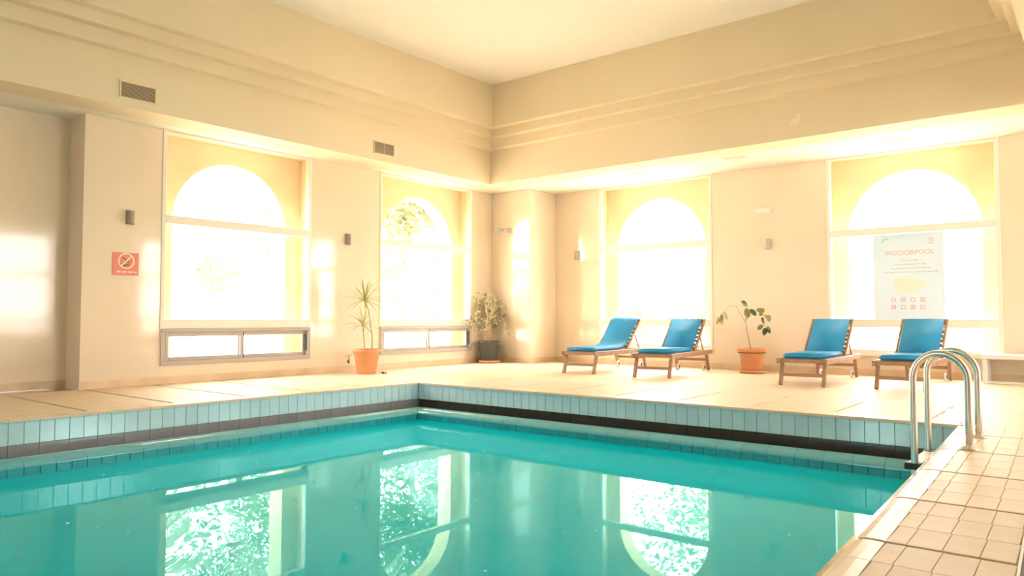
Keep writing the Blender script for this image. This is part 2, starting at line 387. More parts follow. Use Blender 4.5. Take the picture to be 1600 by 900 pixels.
# right deck: small tiles, wide wet joints every third row, bullnose edge
def prow(y0, y1, o0, o1, m, name, gap):               # sheared tile following the pool's right edge
    th = math.atan(-.044); yc = (y0 + y1) / 2; xc = px1(yc) + (o0 + o1) / 2
    u = (math.cos(th), math.sin(th) * 0, 0); v = (-.044, 1, 0)
    return tile(name, floor, (xc, yc, TB), X, Vector(v).normalized(), Z, o1 - o0 - 2 * gap, y1 - y0 - 2 * gap, TH, m, .002)
bull = MB()
prof = [(.128, -.03), (.128, .001), (.085, .003), (.05, .001), (.022, -.006), (.0, -.017), (-.018, -.033), (-.030, -.054), (-.032, -.075), (0, -.085), (.02, -.04)]
bull.extrude(prof, -.136, .136, lambda u, v, d: (u - .044 * d, d, v))
bme = bull.mesh('bullnose_tile', M['nosing'])
RJ = [3.29 + .86 * k for k in range(-6, 6)]
cols = [(.130, .205), (.205, .330), (.330, .455), (.455, .570)]
for j in RJ:
    h = .86 - 2 * .013
    for k in range(3):
        y0 = j + .013 + k * h / 3; y1 = y0 + h / 3
        if y0 < YP0 or y0 > 7.1: continue
        y1 = min(y1, PY1)
        for ci, (o0, o1) in enumerate(cols): prow(y0, y1, o0, o1, 'deck', 'deck_tile', .0009)
        o = link('bullnose_tile', bme, floor, (px1((y0 + y1) / 2), (y0 + y1) / 2, -.001)); o.scale = (1, (y1 - y0 - .004) / .272, 1)
    if j > YP0 and j < 7:
        prow(j, min(j + .86, PY1), .64, 1.5, 'deck', 'deck_tile', .013); prow(j, min(j + .86, PY1), 1.5, 3.4, 'deck', 'deck_tile', .013); prow(j, min(j + .86, PY1), 3.4, 5.2, 'deck', 'deck_tile', .013)
# drain slot at the right edge of the picture
th = math.atan(.044)
d1 = MB().box(-.045, .015, -1.0, 5.0, -.05, -.006); d2 = MB().box(-.045, -.036, -1.0, 5.0, -.012, .003)
drain = empty('floor_drain', (px1(3.0) + .585, 3.0, 0), -math.atan(.044) * -1)
d1.build('slot', M['drain'], drain); d2.build('edge_strip', M['frame'], drain)
drain.location = (px1(2.0) + .618, 2.0, 0); drain.rotation_euler.z = math.atan(.044)
for c in drain.children: c.location = (0, -2.5, 0)
tag(drain, 'dark drain slot with pale edge beside the right deck tiles', 'drain')

# ================================================================== POOL
pw = MB().box(PX0 - .3, PX0 - .012, YP0 - .3, PY1 + .3, -1.7, -.012).box(PX0 - .012, PX0 + .23, YP0, PY1, -1.7, -.46)
pool_l = tag(struct(pw.build('wall_pool_left', M['poolgrout'])), 'left pool edge with pale blue tiles above an overflow gutter', 'pool wall')
pw = MB().box(PX0 - .3, px1(PY1) + .3, PY1 + .012, PY1 + .3, -1.7, -.012).box(PX0, px1(PY1), PY1 - .23, PY1 + .012, -1.7, -.46)
pool_b = tag(struct(pw.build('wall_pool_back', M['poolgrout'])), 'back pool edge with pale blue tiles above a dark gutter', 'pool wall')
mb = MB(); mb.add([(px1(y) + d, y, z) for y in (YP0, PY1) for d in (.0, .4) for z in (-1.7, -.08)], [(0, 1, 3, 2), (4, 6, 7, 5), (0, 4, 5, 1), (2, 3, 7, 6), (1, 5, 7, 3), (0, 2, 6, 4)])
pool_r = tag(struct(mb.build('wall_pool_right', M['bluetile'])), 'right pool wall below the bullnose edge', 'pool wall')
pool_n = tag(struct(MB().box(PX0, px1(YP0), YP0 - .3, YP0, -1.7, -.012).build('wall_pool_front', M['bluetile'])), 'near pool wall', 'pool wall')
tag(struct(MB().box(PX0 - .3, .3, YP0 - .3, PY1 + .3, -1.8, -1.7).build('floor_pool', M['poolgrout'])), 'pool basin floor under the water', 'floor')
# generic placement: side 'l' (along +Y, facing +X) or 'b' (along X, facing -Y); s = distance out of the face into the pool
def side_tile(side, t0, t1, z0, z1, m, name, gap, s0=-.012, th=.012, ch=.003):
    t = (t0 + t1) / 2; z = (z0 + z1) / 2; su = t1 - t0 - 2 * gap; sv = z1 - z0 - 2 * gap
    if side == 'l': return tile(name, pool_l, (PX0 + s0, t, z), Y, Z, X, su, sv, th, m, ch)
    return tile(name, pool_b, (t, PY1 - s0, z), X, Z, (0, -1, 0), su, sv, th, m, ch)
P = .125
LB = -.235
def lip(side, t0, t1, mitre):
    prof = [(.225, -.43), (.222, -.325), (.232, -.306), (.25, -.30), (.285, -.30), (.33, -.304), (.372, -.318), (.402, -.338), (.418, -.362), (.418, -.372), (.38, -.40)]
    g = .0015; n = len(prof); mb = MB(); vs = []
    for e, t in enumerate((t0 + g, t1 - g)):
        for s, z in prof:
            tt = t
            if mitre == 'end' and e == 1: tt = PY1 - s
            if mitre == 'start' and e == 0: tt = PX0 + s
            vs.append((PX0 + s, tt, z) if side == 'l' else (tt, PY1 - s, z))
    mb.add(vs, [(k, n + k, n + (k + 1) % n, (k + 1) % n) for k in range(n)], True)
    mb.add(vs[:n], [tuple(range(n))]); mb.add(vs[n:], [tuple(reversed(range(n)))])
    return mb.build('roll_tile', M['lip'], pool_l if side == 'l' else pool_b)
t = PY1; k = 0
while t > YP0 + P:                                       # left side, from the corner towards the camera
    side_tile('l', t - P, t, LB, -.026, 'bluetile', 'face_tile', .0018)
    side_tile('l', max(t - P, YP0), min(t, PY1 - .43), -.62, -.372, 'lipfront', 'waterline_tile', .0015, s0=.405, th=.012) if t - P < PY1 - .45 else None
    if k % 2 == 0:
        side_tile('l', t - 2 * P, t, -.459, LB, 'gutter_lit', 'gutter_tile', .0015, s0=-.012, th=.005, ch=.002)
        lip('l', t - 2 * P, t, 'end' if (t - 2 * P < PY1 - .45 and t > PY1 - .45) else None) if t - 2 * P < PY1 - .45 else None
    t -= P; k += 1
t = px1(PY1); k = 0
while t > PX0 + .01:
    a = max(t - P, PX0)
    side_tile('b', a, t, LB, -.026, 'bluetile', 'face_tile', .0018)
    if t > PX0 + .45: side_tile('b', max(a, PX0 + .418), t, -.62, -.372, 'lipfront', 'waterline_tile', .0015, s0=.405, th=.012)
    if k % 2 == 0:
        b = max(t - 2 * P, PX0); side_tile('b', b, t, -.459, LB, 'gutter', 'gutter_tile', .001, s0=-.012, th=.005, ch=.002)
        if t > PX0 + .45: lip('b', b, t, 'start' if b < PX0 + .45 else None)
    t -= P; k += 1
# core of the overflow lip
MB().box(PX0 + .235, PX0 + .405, YP0, PY1 - .235, -1.7, -.40).build('lip_core', M['poolgrout'], pool_l)
MB().box(PX0 + .235, px1(PY1), PY1 - .405, PY1 - .235, -1.7, -.40).build('lip_core', M['poolgrout'], pool_b)
# water body
mb = MB(); a, b = PX0 + .417, PY1 - .417
q = [(a, YP0), (px1(YP0), YP0), (px1(b), b), (a, b)]
mb.add([(x, y, -1.65) for x, y in q] + [(x, y, WATER) for x, y in q], [(3, 2, 1, 0), (4, 5, 6, 7)] + [(k, (k + 1) % 4, 4 + (k + 1) % 4, 4 + k) for k in range(4)])
water = mb.build('pool_water', M['water']); tag(water, 'still turquoise pool water mirroring the windows', 'water', kind='stuff')
# floating flecks
mb = MB()
for i in range(60):
    x = random.uniform(-6.9, -1.3); y = random.uniform(1.2, 6.7)
    if x > px1(y) - .05: continue
    r = random.choice((.004, .005, .006, .01)) * random.uniform(.7, 1.2); a = random.uniform(0, 6.3)
    vs = [(x + r * math.cos(a + k * 1.2566) * (1 + .4 * (k % 2)), y + r * math.sin(a + k * 1.2566), WATER + h) for h in (-.002, .0025) for k in range(5)]
    mb.add(vs, [(0, 1, 2, 3, 4), (9, 8, 7, 6, 5)] + [(k, 5 + k, 5 + (k + 1) % 5, (k + 1) % 5) for k in range(5)])
tag(mb.build('floating_flecks', M['fleck']), 'tiny pale flecks floating scattered on the pool water', 'debris', kind='stuff')

# ================================================================== WINDOWS
def window(num, axis, sgn, plane, a, b, zb, sliding, label):
    root = empty('window_%d' % num, (0, 0, 0)); struct(root, label, 'window')
    def bx(u0, u1, d0, d1, z0, z1, nm, m, par=root, c=.004):
        p = [(plane + sgn * d0), (plane + sgn * d1)]; p.sort()
        mb = MB()
        if axis == 'x': mb.cbox(p[0], p[1], u0, u1, z0, z1, c)
        else: mb.cbox(u0, u1, p[0], p[1], z0, z1, c)
        return mb.build(nm, M[m], par)
    J = .055
    bx(a, a + J, -.012, .09, zb, SOF - .001, 'jamb', 'frame'); bx(b - J, b, -.012, .09, zb, SOF - .001, 'jamb', 'frame')
    bx(a + J, b - J, .0, .09, SOF - .03, SOF - .001, 'head', 'frame')
    bx(a + J, b - J, -.01, .085, 2.22, 2.335, 'transom', 'frame'); bx(a + J, b - J, -.01, .085, .755, .885, 'transom', 'frame')
    bx(a + J, b - J, .04, .046, 2.335, SOF - .03, 'pane', 'glass', c=.001); bx(a + J, b - J, .04, .046, .885, 2.22, 'pane', 'glass', c=.001)
    if sliding:
        f = bx(a + .01, b - .01, -.03, .085, .705, .755, 'sliding_frame', 'alu'); bx(a + .01, b - .01, -.03, .085, zb, zb + .06, 'sliding_sill', 'alu')
        bx(a + .01, a + .07, -.028, .085, zb + .06, .705, 'sliding_jamb', 'alu'); bx(b - .07, b - .01, -.028, .085, zb + .06, .705, 'sliding_jamb', 'alu')
        m0 = (a + b) / 2
        for s0, s1, d in ((a + .08, m0 + .03, -.005), (m0 - .03, b - .08, .035)):
            e = empty('sash', (0, 0, 0)); e.parent = root
            bx(s0, s0 + .045, d, d + .03, zb + .06, .705, 'stile', 'alu', e); bx(s1 - .045, s1, d, d + .03, zb + .06, .705, 'stile', 'alu', e)
            bx(s0 + .045, s1 - .045, d, d + .03, .645, .705, 'rail', 'alu', e); bx(s0 + .045, s1 - .045, d, d + .03, zb + .06, zb + .115, 'rail', 'alu', e)
            bx(s0 + .045, s1 - .045, d + .012, d + .017, zb + .115, .645, 'pane', 'glass', e, .001)
        bx(m0 + .032, m0 + .045, -.004, .03, zb + .07, .70, 'seal', 'black'); bx(b - .092, b - .078, -.01, .03, zb + .13, .64, 'latch', 'black')
        bx(a + .071, a + .079, -.006, .03, zb + .13, .62, 'seal', 'black')
    else:
        bx(a + J, b - J, .04, .046, zb + .05, .755, 'pane', 'glass', c=.001)
        bx(a + J, b - J, -.01, .085, zb, zb + .05, 'bottom_rail', 'frame')
        bx(a - .02, b + .02, -.05, -.012, zb - .05, zb, 'sill', 'frame')
    return root
window(1, 'x', -1, XL, *WIN_L[0], SILL_L, True, 'arched left window nearest the camera with sliding lower sashes')
window(2, 'x', -1, XL, *WIN_L[1], SILL_L, True, 'arched left window beside the corner column with sliding sashes')
window(3, 'y', 1, YB, *WIN_B[0], SILL_B, False, 'arched back window behind the two left sun loungers')
window(4, 'y', 1, YB, *WIN_B[1], SILL_B, False, 'arched back window carrying the indoor pool notice')
window(5, 'x', 1, XR, *WIN_R[0], SILL_B, False, 'tall window in the right wall nearer the camera')
window(6, 'x', 1, XR, *WIN_R[1], SILL_B, False, 'tall window in the right wall near the back corner')
window(7, 'y', -1, YF, *WIN_F_ADDED[0], SILL_B, False, 'unseen window added in the near wall to brighten the back pool tiles')

# ================================================================== SUN LOUNGERS
SEAT_L, BACK_L, BACK_A = 1.20, .78, R(42)
HW, RZ = .325, .365                                     # half width, rail top
def make_lounger():
    t = empty('sun_lounger')
    for s in (-1, 1):
        x = s * (HW - .018)
        MB().bar((x, -.04, RZ - .04), (x, 2.08, RZ - .04), .034, .075, c=.005).build('side_rail', M['teak'], t)
        MB().bar((s * (HW - .05), .07, RZ - .075), (s * (HW - .05), -.03, .0), .045, .05, (0, 1, 0)).build('front_leg', M['teak'], t)
        MB().bar((s * (HW - .05), 1.88, RZ - .075), (s * (HW - .05), 2.0, .012), .045, .05, (0, 1, 0)).build('rear_leg', M['teak'], t)
        w = MB(); xw = s * (HW - .10)
        w.tube([(xw - .014, 1.90, .06), (xw - .010, 1.90, .06), (xw + .010, 1.90, .06), (xw + .014, 1.90, .06)], [.05, .06, .06, .05], 20)
        wo = w.build('wheel', M['white'], t)
        MB().tube([(xw - .017, 1.90, .06), (xw + .017, 1.90, .06)], .028, 16).build('hub', M['black'], wo)
    MB().bar((-HW + .03, -.0, RZ - .035), (HW - .03, -.0, RZ - .035), .03, .05).build('front_rail', M['teak'], t)
    MB().bar((-HW + .03, 2.05, RZ - .045), (HW - .03, 2.05, RZ - .045), .03, .06).build('rear_rail', M['teak'], t)
    MB().bar((-HW + .05, .003, .145), (HW - .05, .003, .145), .022, .045).build('front_stretcher', M['teak'], t)
    MB().bar((-HW + .05, 1.945, .19), (HW - .05, 1.945, .19), .022, .045).build('rear_stretcher', M['teak'], t)
    for k in range(9):
        y = .07 + k * .132
        MB().box(-HW + .04, HW - .04, y, y + .085, RZ - .02, RZ - .002).build('seat_slat', M['teak'], t)
    b = empty('backrest', (0, SEAT_L, RZ - .01)); b.rotation_euler = (BACK_A, 0, 0); b.parent = t
    for s in (-1, 1):
        MB().bar((s * (HW - .042), 0, 0), (s * (HW - .042), BACK_L, 0), .03, .055, c=.005).build('back_rail', M['teak'], b)
    MB().bar((-HW + .05, BACK_L - .02, 0), (HW - .05, BACK_L - .02, 0), .035, .05).build('top_rail', M['teak'], b)
    for k in range(8):
        y = .04 + k * .09
        MB().box(-HW + .062, HW - .062, y, y + .055, -.002, .018).build('back_slat', M['teak'], b)
    yb = SEAT_L + math.cos(BACK_A) * .5; zb = RZ + math.sin(BACK_A) * .5 - .03
    for s in (-1, 1):
        MB().bar((s * (HW - .08), yb, zb), (s * (HW - .08), yb + .24, RZ - .03), .02, .03).build('support_strut', M['teak'], t)
    return t
def pad(L, Wd, H, bend=None):
    """soft rectangular cushion, y 0..L, z 0..H"""
    bm = bmesh.new(); bmesh.ops.create_cube(bm, size=1)
    for v in bm.verts: v.co = Vector((v.co.x * Wd, (v.co.y + .5) * L, (v.co.z + .5) * H))
    bmesh.ops.bevel(bm, geom=bm.edges[:], offset=H * .32, segments=3, affect='EDGES')
    bmesh.ops.bisect_plane(bm, geom=bm.verts[:] + bm.edges[:] + bm.faces[:], plane_co=(0, L * .5, 0), plane_no=(0, 1, 0))
    bm.verts.index_update()
    mb = MB(); mb.add([v.co[:] for v in bm.verts], [[v.index for v in f.verts] for f in bm.faces], True); bm.free()
    return mb
def make_cushion(curved=False):
    t = empty('lounger_cushion')
    if curved:                                           # one pad sagging smoothly into the backrest
        n = 26; prof = []
        for k in range(n + 1):
            u = k / n; s = u * (SEAT_L + BACK_L - .06)
            # bend gradually between s = 0.75 and 1.35
            def pos(s):
                y = z = 0; m = 40
                for i in range(m):
                    q = s * (i + .5) / m; a = BACK_A * min(1, max(0, (q - .80) / .55)); a = a * a / BACK_A if a < BACK_A else a
                    y += math.cos(a) * s / m; z += math.sin(a) * s / m
                return y, z
            y, z = pos(s); y2, z2 = pos(s + .01); a = math.atan2(z2 - z, y2 - y); prof.append((y, z, a))
        H = .06; hw = .253; ringp = [(-hw, .018), (-hw + .018, 0), (hw - .018, 0), (hw, .018), (hw, H - .018), (hw - .018, H), (-hw + .018, H), (-hw, H - .018)]
        vs = []; r = len(ringp)
        for i, (y, z, a) in enumerate(prof):
            sh = .012 if i in (0, n) else 0
            for x, h in ringp:
                x = x * (1 - sh * 2); h = H / 2 + (h - H / 2) * (1 - sh * 30 * .6)
                vs.append((x, y - math.sin(a) * h, z + math.cos(a) * h))
        fs = [(i * r + k, i * r + (k + 1) % r, (i + 1) * r + (k + 1) % r, (i + 1) * r + k) for i in range(n) for k in range(r)] + [tuple(reversed(range(r))), tuple(range(n * r, n * r + r))]
        mb = MB(); mb.add(vs, fs, True); mb.build('pad', M['cushion'], t)
    else:
        pad(SEAT_L - .03, .51, .06).build('seat_pad', M['cushion'], t, (0, 0, 0))
        o = pad(BACK_L - .07, .50, .058).build('back_pad', M['cushion'], t, (0, SEAT_L - .022, .022)); o.rotation_euler = (BACK_A, 0, 0)
    y = SEAT_L + math.cos(BACK_A) * .52; z = math.sin(BACK_A) * .52 + .03
    MB().cbox(.248, .268, y - .02, y + .012, z - .012, z + .03, .006).build('tie', M['white'], t)
    return t
lproto = make_lounger(); cproto = make_cushion(); ccurve = make_cushion(True)
LNG = [(-6.80, 10.08, 5.0, 'teak sun lounger at the far left, nearest the corner column', 'blue cushion curving softly on the sun lounger nearest the column'),
       (-5.47, 10.08, 8.0, 'teak sun lounger beside the rubber plant, second from the column', 'folded blue cushion on the second sun lounger from the column'),
       (-3.25, 10.11, 3.0, 'teak sun lounger just right of the rubber plant', 'folded blue cushion on the sun lounger right of the rubber plant'),
       (-2.10, 10.30, 1.0, 'teak sun lounger partly behind the steel pool ladder', 'folded blue cushion on the sun lounger behind the ladder rails')]
for i, (x, y, a, l1, l2) in enumerate(LNG):
    o = lproto if i == 0 else copy_tree(lproto)
    o.location = (x, y, 0); o.rotation_euler.z = R(a); tag(o, l1, 'sun lounger', 'teak sun loungers along the back wall')
    c = ccurve if i == 0 else (cproto if i == 1 else copy_tree(cproto))
    c.location = (x - math.sin(R(a)) * .02, y + .02, RZ + .001); c.rotation_euler.z = R(a); tag(c, l2, 'cushion', 'blue lounger cushions')

# ================================================================== POOL LADDER
lad = empty('pool_ladder', (-.98, 6.28, 0)); tag(lad, 'stainless steel pool ladder with two arched handrails', 'ladder')
def rail(y, xb, xd):
    r = (xb - xd) / 2; cx = (xb + xd) / 2; zc = .47
    pts = [(xb, y, 0), (xb, y, .2)]
    pts += [(cx + r * math.cos(math.pi * k / 16), y, zc + r * 1.08 * math.sin(math.pi * k / 16)) for k in range(17)]
    pts += [(xd, y, .2), (xd, y, -.2), (xd, y, -1.0)]
    pts = [(p[0] + .98, p[1] - 6.28, p[2]) for p in pts]
    return MB().tube(pts, .0235, 16).build('handrail', M['steel'], lad)
for y, xb, xd in ((5.96, -.797, -1.137), (6.60, -.820, -1.160)):
    h = rail(y, xb, xd)
    MB().lathe([(.024, .03), (.03, .02), (.055, .012), (.062, .004), (.062, .0)], (xb + .98, y - 6.28, .002), 24).build('flange', M['steel'], h)
for z in (-.15, -.40):
    tr = MB().cbox(-.215, -.115, -.30, .30, z - .022, z + .012, .008).build('tread', M['white'], lad)
    for s in (-1, 1): MB().cbox(-.222, -.108, s * .315 - .035, s * .315 + .035, z - .03, z + .016, .006).build('end_cap', M['black'], tr)

# ================================================================== BENCH
bn = empty('bench', (0.2, 12.3, 0)); tag(bn, 'long white bench against the back wall at the right edge', 'bench')
MB().cbox(-1.68, 2.2, -.2, .29, .335, .40, .01).build('seat', M['white'], bn)
for x in (-1.62, .2, 2.0): MB().cbox(x - .03, x + .03, -.17, .28, .0, .335, .006).build('leg', M['white'], bn)
MB().cbox(-1.59, 1.97, -.17, -.12, .0, .03, .004).build('foot_rail', M['white'], bn)

# ================================================================== POTTED PLANTS
def pot(parent, h, rt, rb, m, rim=.05, saucer=True, flute=0, flare=0):
    z0 = .045 if saucer else 0
    p = [(rb * .96, z0), (rb, z0 + .012), (rt * .93 - flare, z0 + h - rim), (rt - flare * .2, z0 + h - rim + .008), (rt + .008, z0 + h - .012), (rt, z0 + h), (rt - .02, z0 + h), (rt - .028, z0 + h - .05), (rt - .03, z0 + h - .06)]
    q = MB().lathe(p, (0, 0, 0), 40, flute).build('pot', m, parent)
    MB().lathe([(rt - .03, z0 + h - .075), (rt - .03, z0 + h - .045), (rt * .5, z0 + h - .035), (.02, z0 + h - .03)], (0, 0, 0), 24).build('soil', M['soil'], parent)
    if saucer:
        rs = rb + .045
        MB().lathe([(rs * .86, 0), (rs, .015), (rs + .01, .05), (rs - .004, .052), (rs - .02, .02), (.02, .02)], (0, 0, 0), 36).build('saucer', M['terra'], parent)
    return z0 + h
def strap_leaf(parent, base, d, length, width, droop, m, name='leaf', side=None):
    d = Vector(d).normalized(); base = Vector(base); n = 7; pts = []; p = base.copy(); q = d.copy()
    for k in range(n):
        pts.append((p.copy(), q.copy())); p += q * length / (n - 1); q = (q + Vector((0, 0, -droop / n))).normalized()
    sv = d.cross(Vector((0, 0, 1)))
    if sv.length < .1: sv = Vector((1, 0, 0))
    sv.normalize(); vs = []; fs = []
    for k, (p, q) in enumerate(pts):
        u = k / (n - 1); ww = width * (.55 + .9 * u) * (1 - u ** 2.2) + .001; nn = sv.cross(q)
        vs += [p - sv * ww / 2 + nn * ww * .18, p - nn * .001, p + sv * ww / 2 + nn * ww * .18]
    for k in range(n - 1):
        for j in (0, 1): fs.append((3 * k + j, 3 * k + j + 1, 3 * k + j + 4, 3 * k + j + 3))
    return MB().add(vs, fs, True).build(name, m, parent)
def oval_leaf(mb, base, d, nrm, length, width, cup=.15, n=6):
    d = Vector(d).normalized(); nrm = Vector(nrm); s = d.cross(nrm)
    if s.length < 1e-3: s = d.orthogonal()
    s.normalize(); nrm = s.cross(d); base = Vector(base); vs = []; fs = []
    for k in range(n + 1):
        u = k / n; ww = width * math.sin(math.pi * min(1, u * .98 + .02)) ** .75 if 0 < k < n else .002
        c = base + d * length * u - nrm * length * .12 * u * u
        vs += [c - s * ww / 2 + nrm * ww * cup, c, c + s * ww / 2 + nrm * ww * cup]
    for k in range(n):
        for j in (0, 1): fs.append((3 * k + j, 3 * k + j + 1, 3 * k + j + 4, 3 * k + j + 3))
    mb.add(vs, fs, True)
# --- dracaena beside the first left pier
dr = empty('potted_dracaena', (-9.48, 7.87, 0)); tag(dr, 'spiky dracaena in a terracotta pot between the left windows', 'potted plant')
pot(dr, .40, .225, .155, M['terra'], .055, saucer=False)
def rel(px, py, o): return at_depth(px, py, o.location + Vector((0, 0, .5))) - o.location
h1, h2 = rel(570, 472, dr), rel(567, 511, dr)
MB().tube([(.07, .05, .33), (.075, .05, .6), tuple(h1 * .5 + Vector((.07, .05, .9)) * .5), h1], [.011, .01, .009, .011], 8).build('stem', M['stem'], dr)
MB().tube([(-.02, -.02, .33), tuple(h2 * .5 + Vector((-.02, -.02, .33)) * .5), h2], [.009, .008, .01], 8).build('stem', M['stem'], dr)
for hc, n, ln in ((h1, 34, .40), (h2, 18, .33)):
    for k in range(n):
        a = 2.399 * k; el = -.35 + 1.75 * ((k + .5) / n)
        strap_leaf(dr, hc + Vector((0, 0, .02)), (math.cos(a) * math.cos(el), math.sin(a) * math.cos(el), math.sin(el)), ln * random.uniform(.75, 1.05), .028, random.uniform(.3, 1.0), M['dracaena'])
mb = MB()
for k in range(60):
    a = random.uniform(0, 6.3); r = random.uniform(.05, .2)
    oval_leaf(mb, (r * math.cos(a), r * math.sin(a), .375), (math.cos(a), math.sin(a), random.uniform(.2, 1)), (0, 0, 1), .045, .022, n=3)
mb.build('ground_cover', M['sprig'], dr)
sg = rel(544, 566, dr)
mb = MB(); mb.tube([(-.17, -.06, .37), tuple(sg + Vector((.02, 0, .10))), tuple(sg)], .004, 6)
for k in range(16): oval_leaf(mb, sg + Vector((random.uniform(-.015, .015), random.uniform(-.015, .015), random.uniform(-.04, .12))), (random.uniform(-1, 1), random.uniform(-1, 1), .6), (0, 0, 1), .05, .022, n=3)
mb.build('trailing_sprig', M['sprig'], dr)
for k, (px_, py_) in enumerate(((588, 580), (594, 581))):
    q = at_depth(px_, py_, (-9.30, 8.0, 0)); bm = bmesh.new(); bmesh.ops.create_icosphere(bm, subdivisions=2, radius=.024)
    for v in bm.verts: v.co *= 1 + .25 * math.sin(v.co.x * 140 + k) * math.cos(v.co.y * 120); v.co.z *= .7
    me = bpy.data.meshes.new('pebble'); bm.to_mesh(me); bm.free(); me.materials.append(M['stem' if k else 'soil'])
    o = link('pebble', me, None, (-9.25 + .07 * k, 8.02 - .01 * k, .017)); tag(o, ('dark pebble on the floor right beside the dracaena pot', 'pale pebble on the floor beside the dracaena pot')[k], 'pebble', 'pebbles by the dracaena pot')
# --- variegated ficus in a black pot
fi = empty('potted_ficus', (-9.86, 11.36, 0)); tag(fi, 'variegated weeping ficus in a ribbed black pot by the column', 'potted plant')
pot(fi, .40, .225, .165, M['potblack'], .03, True, .006)
for s in (-1, 1): MB().cbox(s * .235 - .02, s * .235 + .02, -.05, .05, .37, .42, .008).build('pot_handle', M['potblack'], fi)
for k in range(4):
    a = k * 1.6; MB().tube([(.03 * math.cos(a), .03 * math.sin(a), .38), (.03 * math.cos(a + 1.5), .03 * math.sin(a + 1.5), .65), (.05 * math.cos(a + 3), .05 * math.sin(a + 3), .95), (.16 * math.cos(a + 3.3), .16 * math.sin(a + 3.3), 1.25)], [.02, .018, .015, .006], 8).build('trunk', M['ficusbark'], fi)
mb = MB(); tw = MB()
for k in range(46):
    a = random.uniform(0, 6.28); r = random.uniform(.06, .22); z = random.uniform(.75, 1.36)
    p0 = Vector((r * .3 * math.cos(a), r * .3 * math.sin(a), z - .05)); rr = r + random.uniform(.08, .27)
    p1 = Vector((rr * math.cos(a), rr * math.sin(a), z + random.uniform(-.02, .14))); p2 = p1 + Vector((.1 * math.cos(a), .1 * math.sin(a), -random.uniform(.12, .38)))
    p2.z = max(p2.z, .5)
    for p in (p1, p2):                                  # keep clear of the wall and the column
        p.x = max(p.x, -.20); p.y = min(p.y, .28)
    tw.tube([p0, p1, p2], [.005, .003, .002], 5)
    for i in range(15):
        u = random.random(); q = p0.lerp(p1, u) if random.random() < .35 else p1.lerp(p2, u)
        q = q + Vector((random.uniform(-.025, .025), random.uniform(-.025, .025), random.uniform(-.02, .02)))
        oval_leaf(mb, q, (random.uniform(-1, 1), random.uniform(-1, 1), random.uniform(-1, .2)), (random.uniform(-.5, .5), random.uniform(-.5, .5), 1), random.uniform(.055, .085), .036, n=3)
tw.build('twigs', M['ficusbark'], fi); tag(mb.build('foliage', M['ficus'], fi), kind='stuff')
# --- rubber plant
rp = empty('potted_rubber_plant', (-4.66, 11.98, 0)); tag(rp, 'sparse rubber plant with dark oval leaves in a wide terracotta pot', 'potted plant')
pot(rp, .36, .25, .165, M['terra'], .04, True, 0, .032)
top = rel(1165, 500, rp)
MB().tube([(.0, .0, .34), tuple(Vector((0, 0, .36)).lerp(top, .5) + Vector((-.015, 0, 0))), top, rel(1168, 484, rp)], [.011, .009, .007, .004], 8).build('stem', M['stem'], rp)
MB().tube([top + Vector((0, 0, -.04)), rel(1150, 478, rp), rel(1140, 479, rp), rel(1131, 486, rp), rel(1127, 491, rp)], [.005, .005, .004, .004, .003], 6).build('branch', M['stem'], rp)
MB().tube([top + Vector((0, 0, .0)), rel(1180, 487, rp), rel(1192, 489, rp), rel(1195, 510, rp)], [.006, .005, .005, .003], 6).build('branch', M['stem'], rp)
LV = [(1158, 470, 1169, 479, 1), (1171, 483, 1181, 493, 1), (1166, 481, 1168, 497, 0), (1163, 484, 1169, 494, 0), (1181, 484, 1193, 486, 0), (1188, 490, 1195, 481, 0), (1189, 496, 1196, 506, 1), (1198, 492, 1206, 503, 0), (1187, 494, 1193, 487, 0),
      (1193, 508, 1184, 515, 0), (1196, 512, 1193, 524, 1), (1197, 510, 1206, 521, 1), (1194, 492, 1200, 498, 0), (1127, 491, 1129, 508, 0), (1130, 487, 1136, 500, 0), (1123, 495, 1120, 507, 0), (1128, 490, 1125, 504, 0)]
for i, (x0, y0, x1, y1, dk) in enumerate(LV):
    a, b = rel(x0, y0, rp), rel(x1, y1, rp); b = b + _F * random.uniform(-.05, .05); d = b - a
    mb = MB(); oval_leaf(mb, a, d, -_F + Vector((random.uniform(-.4, .4), random.uniform(-.4, .4), .5)), d.length, d.length * (.62 if i < 13 else .42), .1)
    mb.build('leaf', M['rubber' if dk else 'rubberpale'], rp)

# ================================================================== WALL FITTINGS
def vent(y, z, n, label):
    v = empty('air_vent', (W['x0'], y, z)); tag(v, label, 'vent', 'fascia air vents')
    w_, h_ = .42, .185
    MB().box(.0, .004, -w_ / 2, w_ / 2, -h_ / 2, h_ / 2).build('backing', M['ventdark'], v)
    fr = MB(); t = .016
    fr.box(0, .016, -w_ / 2 - t, w_ / 2 + t, h_ / 2, h_ / 2 + t).box(0, .016, -w_ / 2 - t, w_ / 2 + t, -h_ / 2 - t, -h_ / 2).box(0, .016, -w_ / 2 - t, -w_ / 2, -h_ / 2, h_ / 2).box(0, .016, w_ / 2, w_ / 2 + t, -h_ / 2, h_ / 2)
    fr.build('frame', M['matte'], v)
    if n == 2: MB().box(.003, .013, -.006, .006, -h_ / 2, h_ / 2).build('mullion', M['vent'], v)
    for k in range(11):
        z0 = -h_ / 2 + (k + .3) * h_ / 11
        q = MB().add([(.004, -w_ / 2, z0 + .008), (.014, -w_ / 2, z0), (.014, w_ / 2, z0), (.004, w_ / 2, z0 + .008), (.004, -w_ / 2, z0 + .011), (.014, -w_ / 2, z0 + .004), (.014, w_ / 2, z0 + .004), (.004, w_ / 2, z0 + .011)],
                     [(0, 1, 2, 3), (7, 6, 5, 4), (0, 4, 5, 1), (1, 5, 6, 2), (2, 6, 7, 3), (3, 7, 4, 0)])
        q.build('louvre', M['vent'], v)
vent(4.135, 3.733, 1, 'louvred air vent high on the left fascia, nearest the camera')
